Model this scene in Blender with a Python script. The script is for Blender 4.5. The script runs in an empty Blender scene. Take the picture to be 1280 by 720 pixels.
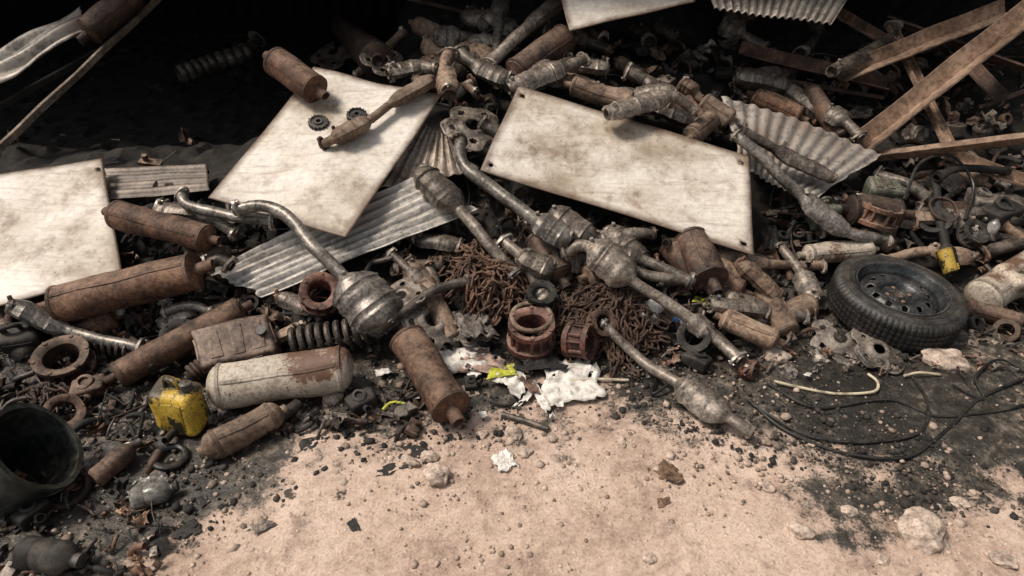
import bpy, bmesh, math, random
import numpy as np
from mathutils import Vector, Matrix, noise
R_ = random.Random(11)
scene = bpy.context.scene
scene.view_settings.view_transform = 'Standard'
scene.view_settings.look = 'None'
scene.view_settings.exposure = 0
pi = math.pi

# ------------------------------------------------------------------ camera
CAM = np.array([0., 0., 1.7]); PT = math.radians(35); F = 858.
fw = np.array([0, math.cos(PT), -math.sin(PT)]); upv = np.array([0, math.sin(PT), math.cos(PT)]); rt = np.array([1., 0, 0])
cd = bpy.data.cameras.new("camera"); cam = bpy.data.objects.new("camera", cd)
scene.collection.objects.link(cam); cam.location = CAM; cam.rotation_euler = (math.radians(90) - PT, 0, 0)
cd.sensor_width = 36; cd.lens = 36 * F / 1280; cd.clip_start = 0.05; cd.clip_end = 1000
scene.camera = cam

# ------------------------------------------------------------------ terrain of the heap
def sm(a, b, x):
    t = min(1, max(0, (x - a) / (b - a))); return t * t * (3 - 2 * t)
def H(x, y):
    ye = 1.95 + .45 * sm(.6, 1.5, x)
    s = max(0, y - ye)
    if s <= 0: return 0.
    hm = .78 - .45 * sm(-.7, -1.5, x) - .28 * sm(.9, 1.6, x) + .5 * sm(2.35, 2.9, x) * sm(2.6, 3.0, y)
    h = hm * math.tanh(.48 * s / hm)
    h *= 1 - .8 * sm(3.2, 3.9, y) * sm(-.5, -1.2, x)
    h += min(1, s * 3) * .05 * noise.noise(Vector((x * 2.3, y * 2.3, 3.1)))
    return max(0, h)
# survey helpers: where a sight line meets the heap (plus height dh) / at a given distance
def ray(u, v): return fw + rt * (u - 640) / F - upv * (v - 360) / F
def D(u, v, t): return CAM + ray(u, v) * t
def P(u, v, dh=0.):
    d = ray(u, v); t = 1.0
    while t < 9:
        p = CAM + d * t
        if p[2] <= H(p[0], p[1]) + dh: return p
        t += .006
    return CAM + d * 6
def dep(p): return float(np.dot(np.array(p) - CAM, fw))
def px(n, p): return n * dep(p) / F
def proj(p):
    q = np.array(p) - CAM; d = np.dot(q, fw); return 640 + F * np.dot(q, rt) / d, 360 - F * np.dot(q, upv) / d
# areas that loose filler keeps clear of (tops of the boards, chain piles, wheel ...)
CLEAR = [[(-100, 215), (135, 190), (165, 350), (-80, 410)], [(330, 85), (562, 112), (440, 305), (245, 255)], [(640, 98), (945, 186), (955, 330), (590, 225)],
         [(258, 338), (332, 372), (592, 270), (530, 225)], [(915, 128), (1106, 190), (1012, 258), (935, 215)], [(1020, 310), (1215, 310), (1215, 440), (1020, 440)], [(245, 430), (460, 430), (460, 520), (245, 520)],
         [(555, 315), (660, 315), (660, 400), (555, 400)], [(700, 350), (830, 350), (830, 455), (700, 455)], [(625, 385), (700, 385), (700, 460), (625, 460)], [(410, 340), (500, 340), (500, 420), (410, 420)], [(185, 470), (262, 470), (262, 540), (185, 540)]]
def blocked(u, v):
    for P_ in CLEAR:
        c = False; n = len(P_)
        for i in range(n):
            (x1, y1), (x2, y2) = P_[i], P_[(i + 1) % n]
            if (y1 > v) != (y2 > v) and u < (x2 - x1) * (v - y1) / (y2 - y1) + x1: c = not c
        if c: return True
    return False

# ------------------------------------------------------------------ materials
def nt(name):
    m = bpy.data.materials.new(name); m.use_nodes = True
    n = m.node_tree.nodes; l = m.node_tree.links
    return m, n, l, n['Principled BSDF']
def mth(n, l, op, a, b=None, c=False):
    k = n.new('ShaderNodeMath'); k.operation = op; k.use_clamp = c
    for i, x in enumerate((a, b)):
        if x is None: continue
        if isinstance(x, (int, float)): k.inputs[i].default_value = x
        else: l.new(x, k.inputs[i])
    return k.outputs[0]
def mixc(n, l, f, a, b, mode='MIX'):
    k = n.new('ShaderNodeMix'); k.data_type = 'RGBA'; k.blend_type = mode
    for i, x in ((0, f), (6, a), (7, b)):
        if isinstance(x, (int, float)): k.inputs[i].default_value = x
        elif isinstance(x, tuple): k.inputs[i].default_value = (*x, 1)
        else: l.new(x, k.inputs[i])
    return k.outputs[2]
def ramp(n, l, f, stops):
    k = n.new('ShaderNodeValToRGB'); e = k.color_ramp.elements
    while len(e) < len(stops): e.new(.5)
    for i, (p, c) in enumerate(stops):
        e[i].position = p; e[i].color = (*c, 1) if isinstance(c, tuple) else (c, c, c, 1)
    l.new(f, k.inputs[0]); return k.outputs[0]
def coords(n, l, scale=(1, 1, 1), obj=True):
    tc = n.new('ShaderNodeTexCoord'); mp = n.new('ShaderNodeMapping'); l.new(tc.outputs['Object'], mp.inputs[0])
    mp.inputs['Scale'].default_value = scale
    if obj:
        oi = n.new('ShaderNodeObjectInfo'); k = mth(n, l, 'MULTIPLY', oi.outputs['Random'], 37.)
        cb = n.new('ShaderNodeCombineXYZ')
        for i in range(3): l.new(k, cb.inputs[i])
        l.new(cb.outputs[0], mp.inputs['Location'])
    return mp.outputs[0]
def nz(n, l, vec, scale, detail=4, rough=.6):
    k = n.new('ShaderNodeTexNoise'); l.new(vec, k.inputs['Vector'])
    k.inputs['Scale'].default_value = scale; k.inputs['Detail'].default_value = detail; k.inputs['Roughness'].default_value = rough
    return k.outputs[0]
def bump(n, l, bs, h, s=.5, d=.003):
    k = n.new('ShaderNodeBump'); k.inputs['Strength'].default_value = s; k.inputs['Distance'].default_value = d
    l.new(h, k.inputs['Height']); l.new(k.outputs[0], bs.inputs['Normal'])

def worn(name, c1, c2, c3, metal=.2, rough=.7, scale=9, dust=.35, dustc=(.34, .265, .20), spot=None, vary=.35, sp=(.47, .54), edge=1.):
    m, n, l, bs = nt(name); v = coords(n, l)
    a = nz(n, l, v, scale, 5, .68); b = nz(n, l, v, scale * 7, 4, .7); c = nz(n, l, v, scale * .35, 2)
    f = mth(n, l, 'ADD', mth(n, l, 'MULTIPLY', a, .68), mth(n, l, 'MULTIPLY', b, .32))
    col = ramp(n, l, f, [(.38, c1), (.5, c2), (.61, c3)])
    if spot:   # second coating (paint remains / rust blooms)
        s = ramp(n, l, mth(n, l, 'ADD', mth(n, l, 'ADD', mth(n, l, 'MULTIPLY', c, .4), mth(n, l, 'MULTIPLY', a, .35)), mth(n, l, 'MULTIPLY', b, .25)), [(sp[0], 0.), (sp[1], 1.)])
        col = mixc(n, l, s, col, spot)
    g = n.new('ShaderNodeNewGeometry'); sx = n.new('ShaderNodeSeparateXYZ'); l.new(g.outputs['Normal'], sx.inputs[0])
    up = ramp(n, l, sx.outputs[2], [(.35, 0.), (1., 1.)])
    df = mth(n, l, 'MULTIPLY', mth(n, l, 'MULTIPLY', up, ramp(n, l, f, [(.40, .1), (.58, 1.)])), dust)
    col = mixc(n, l, df, col, dustc)
    oi = n.new('ShaderNodeObjectInfo')
    br = mth(n, l, 'ADD', mth(n, l, 'MULTIPLY', oi.outputs['Random'], vary * 2), 1 - vary)
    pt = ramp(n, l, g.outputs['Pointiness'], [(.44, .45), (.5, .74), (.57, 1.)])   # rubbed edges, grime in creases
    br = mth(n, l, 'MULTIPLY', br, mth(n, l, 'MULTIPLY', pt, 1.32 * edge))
    dk = ramp(n, l, b, [(.32, .62), (.54, 1.)])
    cb = n.new('ShaderNodeCombineColor')
    for i in range(3): l.new(br, cb.inputs[i])
    col = mixc(n, l, 1., col, cb.outputs[0], 'MULTIPLY'); col = mixc(n, l, 1., col, dk, 'MULTIPLY')
    l.new(col, bs.inputs['Base Color']); bs.inputs['Metallic'].default_value = metal
    l.new(mth(n, l, 'ADD', mth(n, l, 'MULTIPLY', b, .4), rough - .2), bs.inputs['Roughness'])
    bump(n, l, bs, f, .7, .005); return m
RUSTD = worn("dark_rust", (.018, .011, .008), (.058, .030, .020), (.135, .070, .044), .12, .75)
RUST = worn("rust", (.034, .018, .011), (.122, .060, .035), (.24, .128, .074), .1, .78)
RUSTT = worn("tan_rust", (.078, .047, .031), (.205, .135, .09), (.35, .255, .18), .1, .75)
RUSTR = worn("red_rust", (.020, .009, .007), (.066, .024, .018), (.15, .062, .043), .1, .75, dust=.3)
CAT = worn("heat_stained_steel", (.058, .047, .038), (.18, .152, .126), (.37, .325, .275), .35, .46, 13, .3)
CATD = worn("dark_stained_steel", (.02, .016, .013), (.068, .056, .046), (.17, .14, .115), .25, .50, 14, .3)
PIPE = worn("aluminised_steel", (.07, .061, .053), (.185, .167, .147), (.38, .35, .31), .45, .40, 12, .25, (.36, .29, .23))
GALV = worn("galvanised_sheet", (.22, .20, .175), (.45, .42, .38), (.62, .585, .53), .12, .45, 6, .1, (.45, .38, .3), spot=(.17, .11, .078), sp=(.52, .62), vary=.06)
GALVM = worn("dull_galvanised_sheet", (.13, .115, .098), (.29, .262, .23), (.43, .395, .35), .15, .48, 6, .15, spot=(.12, .075, .05), sp=(.5, .6), vary=.1)
GALVB = worn("weathered_sheet", (.08, .062, .048), (.20, .16, .128), (.36, .30, .25), .15, .55, 7, .2)
CREAM = worn("peeling_cream_paint", (.32, .26, .19), (.53, .46, .37), (.66, .60, .50), 0, .6, 12, .1, spot=(.13, .064, .036), vary=.06, sp=(.485, .53))
YEL = worn("yellow_paint", (.30, .18, .02), (.54, .36, .045), (.64, .46, .09), 0, .5, 16, .1, spot=(.025, .020, .012), vary=.08, sp=(.50, .535))
REDP = worn("faded_brown_paint", (.03, .015, .011), (.065, .036, .027), (.16, .11, .083), .05, .65, 10, .4, vary=.1)
BLK = worn("black_plastic", (.006, .007, .007), (.014, .015, .014), (.035, .034, .032), 0, .45, 9, .12)
RUB = worn("tyre_rubber", (.010, .010, .0095), (.022, .021, .020), (.048, .045, .040), 0, .55, 14, .25, (.14, .115, .09), vary=.03)
RIM = worn("dark_steel_rim", (.010, .013, .015), (.026, .031, .034), (.07, .074, .076), .4, .4, 14, .12, vary=.03)
WOOD = worn("weathered_timber", (.06, .045, .034), (.15, .115, .085), (.28, .22, .17), 0, .8, 8, .2)
BEAM = worn("rusty_beam", (.10, .058, .036), (.235, .148, .096), (.38, .26, .18), .05, .75, 6, .35, (.40, .30, .22), vary=.2)
GREY = worn("grey_cast_metal", (.045, .04, .035), (.13, .113, .097), (.25, .22, .19), .2, .6, 14, .25)
GREEN = worn("olive_plastic", (.03, .033, .024), (.07, .074, .055), (.15, .145, .11), 0, .55, 9, .3)
DARK = worn("sooty_metal", (.006, .006, .005), (.016, .014, .012), (.044, .037, .030), .1, .75, 9, .14, (.09, .073, .057))

def paper_mat(name, c, rough=.7, lo=.45):
    m, n, l, bs = nt(name); v = coords(n, l); a = nz(n, l, v, 24, 5)
    l.new(ramp(n, l, a, [(.36, tuple(x * lo for x in c)), (.56, c)]), bs.inputs['Base Color']); bs.inputs['Roughness'].default_value = rough
    return m
WHITE = paper_mat("dirty_white", (.72, .68, .62)); LIME = paper_mat("lime_plastic", (.5, .50, .06), .4)
CLOTHP = paper_mat("dusty_rag", (.42, .29, .24), lo=.2); BLUE = paper_mat("blue_plastic", (.06, .12, .26), .4); LEAF = paper_mat("dry_leaf_brown", (.17, .10, .06))
HOSE = paper_mat("pale_hose", (.58, .50, .36), .5)

def panel_mat():
    m, n, l, bs = nt("dirty_white_panel"); v = coords(n, l)
    a = nz(n, l, v, 2.6, 7, .62); b = nz(n, l, v, 45, 4, .7); c = nz(n, l, coords(n, l, (1, 9, 3)), 5, 5, .7); e = nz(n, l, v, 9, 6, .75)
    col = ramp(n, l, a, [(.36, (.33, .27, .20)), (.46, (.55, .49, .405)), (.57, (.70, .65, .575))])
    col = mixc(n, l, ramp(n, l, c, [(.52, 0.), (.70, .6)]), col, (.30, .225, .16))
    col = mixc(n, l, mth(n, l, 'MULTIPLY', ramp(n, l, e, [(.50, 0.), (.64, .85)]), ramp(n, l, a, [(.42, 1.), (.60, .2)])), col, (.22, .155, .105))
    vo = n.new('ShaderNodeTexVoronoi'); l.new(v, vo.inputs['Vector']); vo.inputs['Scale'].default_value = 26
    sp = mth(n, l, 'MULTIPLY', ramp(n, l, vo.outputs['Distance'], [(.05, 1.), (.13, 0.)]), ramp(n, l, a, [(.42, .9), (.56, 0.)]))
    col = mixc(n, l, sp, col, (.12, .08, .05))
    at = n.new('ShaderNodeAttribute'); at.attribute_name = 'grime'
    g = mth(n, l, 'MULTIPLY', at.outputs['Fac'], mth(n, l, 'ADD', e, .25))
    g = ramp(n, l, mth(n, l, 'ADD', g, mth(n, l, 'MULTIPLY', mth(n, l, 'SUBTRACT', b, .5), .5)), [(.2, 0.), (.7, .9)])
    col = mixc(n, l, g, col, (.12, .075, .048))
    col = mixc(n, l, 1., col, ramp(n, l, b, [(.3, .76), (.55, 1.)]), 'MULTIPLY')
    l.new(col, bs.inputs['Base Color']); bs.inputs['Roughness'].default_value = .5; bump(n, l, bs, b, .2, .002); return m
PANEL = panel_mat()

# ------------------------------------------------------------------ mesh accumulator
KEEP = {'ground', 'scrap_heap', 'gravel'}
class M:
    def __init__(s): s.v = []; s.f = []; s.m = []; s.n = 0; s.at = []
    def add(s, v, f, mat=0, at=0.):
        v = np.asarray(v, float); s.v.append(v)
        s.f.extend([tuple(i + s.n for i in q) for q in f]); s.m.extend([mat] * len(f)); s.at.append(np.full(len(v), at) if np.isscalar(at) else np.asarray(at))
        s.n += len(v)
    def build(s, name, mats, dent=0, freq=9, ang=35, attr='grime', solid=0):
        v = np.concatenate(s.v)
        if dent:
            o = R_.random() * 50
            v = v + np.array([noise.noise_vector(Vector(p) * freq + Vector((o, o, o))) for p in v]) * dent
        c = v.mean(0) if name not in KEEP else np.zeros(3)
        me = bpy.data.meshes.new(name); me.from_pydata((v - c).tolist(), [], s.f)
        for mt in mats: me.materials.append(mt)
        me.polygons.foreach_set('material_index', s.m); me.polygons.foreach_set('use_smooth', [True] * len(s.f))
        a = me.attributes.new(attr, 'FLOAT', 'POINT'); a.data.foreach_set('value', np.concatenate(s.at))
        me.update(); me.validate()
        if ang: me.set_sharp_from_angle(angle=math.radians(ang))
        ob = bpy.data.objects.new(name, me); ob.location = c; scene.collection.objects.link(ob)
        if solid:
            k = ob.modifiers.new('solid', 'SOLIDIFY'); k.thickness = solid; k.offset = -1
        return ob

def smooth_path(pts, step=.01):
    pts = np.array(pts, float)
    q = np.vstack([2 * pts[0] - pts[1], pts, 2 * pts[-1] - pts[-2]])
    out = []; prm = []
    for i in range(1, len(q) - 2):
        L = np.linalg.norm(q[i + 1] - q[i]); k = max(2, int(L / step))
        for j in range(k):
            t = j / k
            out.append(.5 * (2 * q[i] + (q[i + 1] - q[i - 1]) * t + (2 * q[i - 1] - 5 * q[i] + 4 * q[i + 1] - q[i + 2]) * t * t + (-q[i - 1] + 3 * q[i] - 3 * q[i + 1] + q[i + 2]) * t ** 3))
            prm.append(i - 1 + t)
    out.append(q[-2]); prm.append(len(pts) - 1)
    return np.array(out), np.array(prm)
def nrm(a): return a / (np.linalg.norm(a) + 1e-9)
def V3(*a): return np.array(a, float)
def frames(path, ref=(0, 0, 1)):
    T = np.gradient(path, axis=0); T = np.array([nrm(t) for t in T]); ref = np.array(ref, float)
    if abs(np.dot(T[0], ref)) > .95: ref = np.array([1., 0, 0])
    U = [nrm(ref - T[0] * np.dot(ref, T[0]))]
    for i in range(1, len(T)): U.append(nrm(U[-1] - T[i] * np.dot(U[-1], T[i])))
    U = np.array(U); return T, U, np.cross(T, U)
def sweep(m, path, rad, segs=16, mat=0, asp=1., lip=None, open_ends=True, roll=0., closed=False):
    path = np.asarray(path, float); N = len(path); T, U, S = frames(path)
    rad = np.full(N, rad) if np.isscalar(rad) else np.asarray(rad); asp = np.full(N, asp) if np.isscalar(asp) else np.asarray(asp)
    if open_ends and not closed:   # turned-in rims so pipe ends read as hollow
        d = min(.04, rad[0] * 1.5); e = min(.04, rad[-1] * 1.5)
        path = np.vstack([path[0] + T[0] * d, path[0], path, path[-1], path[-1] - T[-1] * e])
        T = np.vstack([T[:1], T[:1], T, T[-1:], T[-1:]]); U = np.vstack([U[:1], U[:1], U, U[-1:], U[-1:]]); S = np.vstack([S[:1], S[:1], S, S[-1:], S[-1:]])
        rad = np.r_[rad[0] * .84, rad[0] * .86, rad, rad[-1] * .86, rad[-1] * .84]; asp = np.r_[asp[0], asp[0], asp, asp[-1], asp[-1]]
        lip = np.r_[0, 0, lip, 0, 0] if lip is not None else None
        N += 4
    th = np.arange(segs) / segs * 2 * pi + roll
    ml = np.ones((N, segs))
    if lip is not None:
        ml[:, 0] += lip; ml[:, segs // 2] += lip
    cr, sr = math.cos(roll), math.sin(roll)
    a = np.cos(th - roll); b = np.sin(th - roll)
    X = (S * cr + U * sr); Y = (U * cr - S * sr)
    V = path[:, None, :] + (rad[:, None] * ml)[:, :, None] * (a[None, :, None] * X[:, None, :] + (b[None, :, None] * asp[:, None, None]) * Y[:, None, :])
    V = V.reshape(-1, 3); Fc = []
    for i in range(N if closed else N - 1):
        i2 = (i + 1) % N
        for j in range(segs):
            k = (j + 1) % segs; Fc.append((i * segs + j, i * segs + k, i2 * segs + k, i2 * segs + j))
    if not closed: Fc.append(tuple(range(segs))[::-1]); Fc.append(tuple((N - 1) * segs + j for j in range(segs)))
    m.add(V, Fc, mat)
def basis(ax):
    ax = nrm(np.array(ax, float)); r = np.array([1., 0, 0]) if abs(ax[0]) < .9 else np.array([0, 1., 0])
    a = nrm(np.cross(r, ax)); return a, np.cross(ax, a), ax
def lathe(m, c, ax, prof, segs=32, mat=0, closed=False, rmod=None):
    a, b, x = basis(ax); c = np.array(c); th = np.arange(segs) / segs * 2 * pi; V = []
    for k, (r, z) in enumerate(prof):
        rr = np.full(segs, r) if rmod is None else r * rmod(k, th)
        V.append(c + x * z + (rr * np.cos(th))[:, None] * a + (rr * np.sin(th))[:, None] * b)
    V = np.vstack(V); N = len(prof); Fc = []
    for i in range(N if closed else N - 1):
        i2 = (i + 1) % N
        for j in range(segs):
            k = (j + 1) % segs; Fc.append((i * segs + j, i * segs + k, i2 * segs + k, i2 * segs + j))
    if not closed:
        Fc.append(tuple(range(segs))[::-1]); Fc.append(tuple((N - 1) * segs + j for j in range(segs)))
    m.add(V, Fc, mat)
def rbox(m, c, X, Y, Z, bev=.2, mat=0, seg=3, sub=0):
    """bevelled block with half-extent vectors X,Y,Z"""
    hs = np.array([np.linalg.norm(X), np.linalg.norm(Y), np.linalg.norm(Z)])
    bm = bmesh.new(); bmesh.ops.create_cube(bm, size=2)
    for v in bm.verts: v.co = Vector((v.co.x * hs[0], v.co.y * hs[1], v.co.z * hs[2]))
    bmesh.ops.bevel(bm, geom=bm.edges[:], offset=min(hs) * bev, segments=seg, affect='EDGES', profile=.5)
    if sub: bmesh.ops.subdivide_edges(bm, edges=[e for e in bm.edges if e.calc_length() > min(hs) * .5], cuts=sub, use_grid_fill=True)
    V = np.array([v.co[:] for v in bm.verts]); Fc = [tuple(v.index for v in f.verts) for f in bm.faces]; bm.free()
    m.add(np.array(c) + V[:, :1] * nrm(np.array(X)) + V[:, 1:2] * nrm(np.array(Y)) + V[:, 2:] * nrm(np.array(Z)), Fc, mat)

# ------------------------------------------------------------------ object builders
def flange(m, c, ax, r, mat=0):
    a, b, x = basis(ax)
    t = R_.random() * pi; A = a * math.cos(t) + b * math.sin(t); B = np.cross(x, A)
    N = 28; th = np.arange(N) / N * 2 * pi
    rr = r * (1.25 + .55 * np.abs(np.cos(th)) ** 3); out = (rr * np.cos(th))[:, None] * A + (rr * .95 * np.sin(th))[:, None] * B
    inn = (r * .86 * np.cos(th))[:, None] * A + (r * .86 * np.sin(th))[:, None] * B; h = .005
    V = np.vstack([c + out - x * h, c + out + x * h, c + inn + x * h, c + inn - x * h]); Fc = []
    for i in range(4):
        for j in range(N): k = (j + 1) % N; i2 = (i + 1) % 4; Fc.append((i * N + j, i * N + k, i2 * N + k, i2 * N + j))
    m.add(V, Fc, mat)
    for s in (-1, 1): lathe(m, c + A * s * r * 1.5 - x * .012, x, [(r * .17, 0), (r * .17, .026)], 6, mat)

def exhaust(nodes, rpx, cats=(), mats=(CAT, PIPE), name=None, fl=(1, 1), asp=.74, pts=None, sensor=True, dent=.007):
    pts = [P(*q) if len(q) == 3 else D(q[0], q[1], q[2]) for q in nodes] if pts is None else pts
    mid = pts[len(pts) // 2]; r = px(rpx, mid)
    path, prm = smooth_path(pts, .007); N = len(path)
    rad = np.full(N, r); asps = np.ones(N); lip = np.zeros(N)
    for i0, i1, Rp in cats:
        idx = np.where((prm >= i0) & (prm <= i1))[0]; Rm = px(Rp, path[idx[len(idx) // 2]])
        al = np.r_[0, np.cumsum(np.linalg.norm(np.diff(path[idx], axis=0), axis=1))]; q = al / al[-1]; L = al[-1]
        nb = max(3, int(L * .6 / .028)); ph = R_.random()
        for k, i in enumerate(idx):
            t = min(1, min(q[k], 1 - q[k]) / .26); e = math.sin(t * pi / 2) ** .9
            rb = r + (Rm - r) * e
            if t >= 1: rb *= 1 + .035 * (1 if math.sin((q[k] + ph) * nb * 2 * pi) > 0 else -.4)
            if .88 < t < 1.0: rb *= 1.05
            rad[i] = max(r, rb); asps[i] = 1 + (asp - 1) * e; lip[i] = .15 * min(1, t * 2)
    for i in range(8, N - 8, max(9, int(N / 6))): rad[i] *= 1.06
    m = M(); sweep(m, path, rad, 24, 0, asps, lip, True, R_.uniform(-.5, .5))
    T = np.gradient(path, axis=0)
    if fl[0]: flange(m, path[2], T[1], r, 1)
    if fl[1]: flange(m, path[-3], T[-2], r, 1)
    if cats and sensor:
        i = np.argmin(abs(prm - cats[0][0])); c = path[min(i + 4, N - 2)]; n_ = nrm(np.array([R_.uniform(-.4, .4), R_.uniform(-.4, .2), 1]))
        lathe(m, c + n_ * r * .9, n_, [(.011, 0), (.011, .012), (.008, .013), (.008, .03)], 8, 1)
    n0 = name or ("catalytic_converter" if cats else "exhaust_pipe")
    return m.build(n0, list(mats), dent, 8)

def muffler(a, b, rpx, mat=RUST, asp=1., stub=(1, 1), name="muffler", dome=.25, dent=.010, rr=None):
    a = P(*a) if not isinstance(a, np.ndarray) else a; b = P(*b) if not isinstance(b, np.ndarray) else b
    r = rr or px(rpx, (a + b) / 2); L = np.linalg.norm(b - a); ax = (b - a) / L; m = M()
    path = []; rad = []; sr = r * .34
    def A(s, q): path.append(a + ax * s); rad.append(q)
    if stub[0]: A(-r * 1.0, sr * .1); A(-r * 1.0 + .001, sr); A(-r * .6, sr); A(-r * dome, sr * 1.02)
    else: A(-r * dome, r * .05)
    for k in range(1, 6): q = k / 5; A(-r * dome * math.cos(q * pi / 2), max(sr if stub[0] else 0, (r * .95) * math.sin(q * pi / 2)))
    A(.001, r * 1.045); A(.012, r * 1.045); A(.015, r)
    n_ = max(4, int(L / .022))
    for k in range(1, n_): A(.015 + (L - .03) * k / n_, r * (1 + .008 * math.sin(k * 3.)))
    A(L - .015, r); A(L - .012, r * 1.045); A(L - .001, r * 1.045)
    for k in range(5, 0, -1): q = k / 5; A(L + r * dome * math.cos(q * pi / 2), max(sr if stub[1] else 0, (r * .95) * math.sin(q * pi / 2)))
    if stub[1]: A(L + r * dome, sr * 1.02); A(L + r * .6, sr); A(L + r * .99, sr); A(L + r, sr * .8); A(L + r * .7, sr * .75)
    else: A(L + r * dome + .0005, r * .05)
    path = np.array(path)
    _, U, S = frames(np.array([a, b])); U = U[0]; S = S[0]; N = len(path); sg = 36; th = np.arange(sg) / sg * 2 * pi
    V = path[:, None] + np.array(rad)[:, None, None] * (np.cos(th)[None, :, None] * S + asp * np.sin(th)[None, :, None] * U)
    Fc = [(i * sg + j, i * sg + (j + 1) % sg, (i + 1) * sg + (j + 1) % sg, (i + 1) * sg + j) for i in range(N - 1) for j in range(sg)]
    Fc += [tuple(range(sg))[::-1], tuple((N - 1) * sg + j for j in range(sg))]
    m.add(V.reshape(-1, 3), Fc)
    rot = R_.uniform(.2, 1.2); d = nrm(S * math.cos(rot) + U * math.sin(rot))
    rbox(m, a + ax * L / 2 + d * r * .995, ax * (L / 2 - .016), np.cross(ax, d) * .006, d * .003, .3, 0, 1, 3)
    return m.build(name, [mat], dent, 7, 32)

def ring_hub(c, rpx, hf, ax, mat=RUSTR, name="wheel_hub", inner=.55, bolts=6):
    c = P(*c) if not isinstance(c, np.ndarray) else c; r = px(rpx, c); h = r * hf; m = M(); x = nrm(np.array(ax, float))
    lathe(m, c, x, [(inner * r, -h * .5), (r, -h * .5), (r, -h * .28), (r * .86, -h * .24), (r * .78, -h * .1), (r * .78, h * .2), (r * .88, h * .26), (r * .95, h * .3), (r * .95, h * .5), (r * .8, h * .5), (inner * r * 1.15, h * .46), (inner * r, h * .38), (inner * r, -h * .1)], 36, 0, True)
    a, b, _ = basis(x)
    for i in range(bolts):
        t = i / bolts * 2 * pi
        q = c + (a * math.cos(t) + b * math.sin(t)) * r * .86
        lathe(m, q - x * h * .3, x, [(r * .085, 0), (r * .085, h * .85)], 6)
        d = a * math.cos(t + .4) + b * math.sin(t + .4)
        rbox(m, c + d * r * .83, d * r * .12, np.cross(x, d) * r * .04, x * h * .3, .3, 0, 1)
    return m.build(name, [mat], .005, 12)

def ring(c, rpx, ax, tube=.18, mat=BLK, name="rubber_ring"):
    c = P(*c); r = px(rpx, c); m = M(); a, b, x = basis(ax); th = np.arange(40) / 40 * 2 * pi
    path = c + (r * np.cos(th))[:, None] * a + (r * np.sin(th))[:, None] * b
    sweep(m, path, r * tube, 10, 0, 1, None, False, 0, True); return m.build(name, [mat], .004, 12)

def gear(c, r, ax, mat=BLK, name="gear_wheel"):
    m = M()
    lathe(m, c, ax, [(.45 * r, -.15 * r), (r, -.2 * r), (r, .2 * r), (.8 * r, .22 * r), (.75 * r, .1 * r), (.5 * r, .1 * r), (.45 * r, .24 * r), (.25 * r, .24 * r), (.25 * r, -.1 * r)], 64, 0, True,
          lambda k, th: 1 + (.07 * np.sign(np.sin(th * 16)) if k in (1, 2) else 0))
    return m.build(name, [mat], .001)

def spring(a, b, rpx, turns, wpx=3, mat=CATD, name="coil_spring"):
    a = P(*a); b = P(*b); r = px(rpx, a); w = px(wpx, a); A, B, x = basis(b - a); L = np.linalg.norm(b - a); n = turns * 18; t = np.arange(n + 1) / n
    path = a + x * (t * L)[:, None] + (r * np.cos(t * turns * 2 * pi))[:, None] * A + (r * np.sin(t * turns * 2 * pi))[:, None] * B
    m = M(); sweep(m, path, w, 8, 0, 1, None, False); return m.build(name, [mat], .002)

def bellows(nodes, rpx, ribs, mat=CATD, name="flexible_bellows_pipe"):
    pts = [P(*q) for q in nodes]; r = px(rpx, pts[0]); path, prm = smooth_path(pts, .004); q = prm / prm[-1]
    rad = np.where(q < .72, r * (.8 + .22 * np.abs(np.sin(q / .72 * ribs * pi))), r * .62)
    m = M(); sweep(m, path, rad, 28); flange(m, path[-3], path[-1] - path[-4], r * .62); return m.build(name, [mat], .003)

def plate(c, rpx, ax, lobes=5, mat=GREY, name="brake_backing_plate", broken=0, ph=0.):
    c = P(*c); r = px(rpx, c); a, b, x = basis(ax); nr, nt_ = 14, 90; V = []; G = []
    holes = [(.62, i / lobes * 2 * pi + ph, .10) for i in range(lobes)] + [(.8, (i + .5) / lobes * 2 * pi + ph, .05) for i in range(lobes)]
    for i in range(nr):
        for j in range(nt_):
            t = j / nt_ * 2 * pi; o = 1 - .22 * (.5 + .5 * math.cos(lobes * (t - ph) + pi)) ** 2 + .03 * math.sin(t * 7)
            q = .22 + (o - .22) * i / (nr - 1); z = .10 * math.exp(-((q - .3) / .12) ** 2) + .03 * math.sin(3 * t) * q - .05 * (q > .85)
            V.append(c + r * (q * math.cos(t) * a + q * math.sin(t) * b + z * x)); G.append((q, t))
    Fc = []
    for i in range(nr - 1):
        for j in range(nt_):
            q, t = G[i * nt_ + j]; X_, Y_ = q * math.cos(t), q * math.sin(t)
            if any((X_ - hq * math.cos(ht)) ** 2 + (Y_ - hq * math.sin(ht)) ** 2 < hr * hr for hq, ht, hr in holes): continue
            if broken and 0 < (t - 2.2) < broken: continue
            k = (j + 1) % nt_; Fc.append((i * nt_ + j, i * nt_ + k, (i + 1) * nt_ + k, (i + 1) * nt_ + j))
    m = M(); m.add(V, Fc); return m.build(name, [mat], .008, 9, 40, solid=.004)

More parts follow.
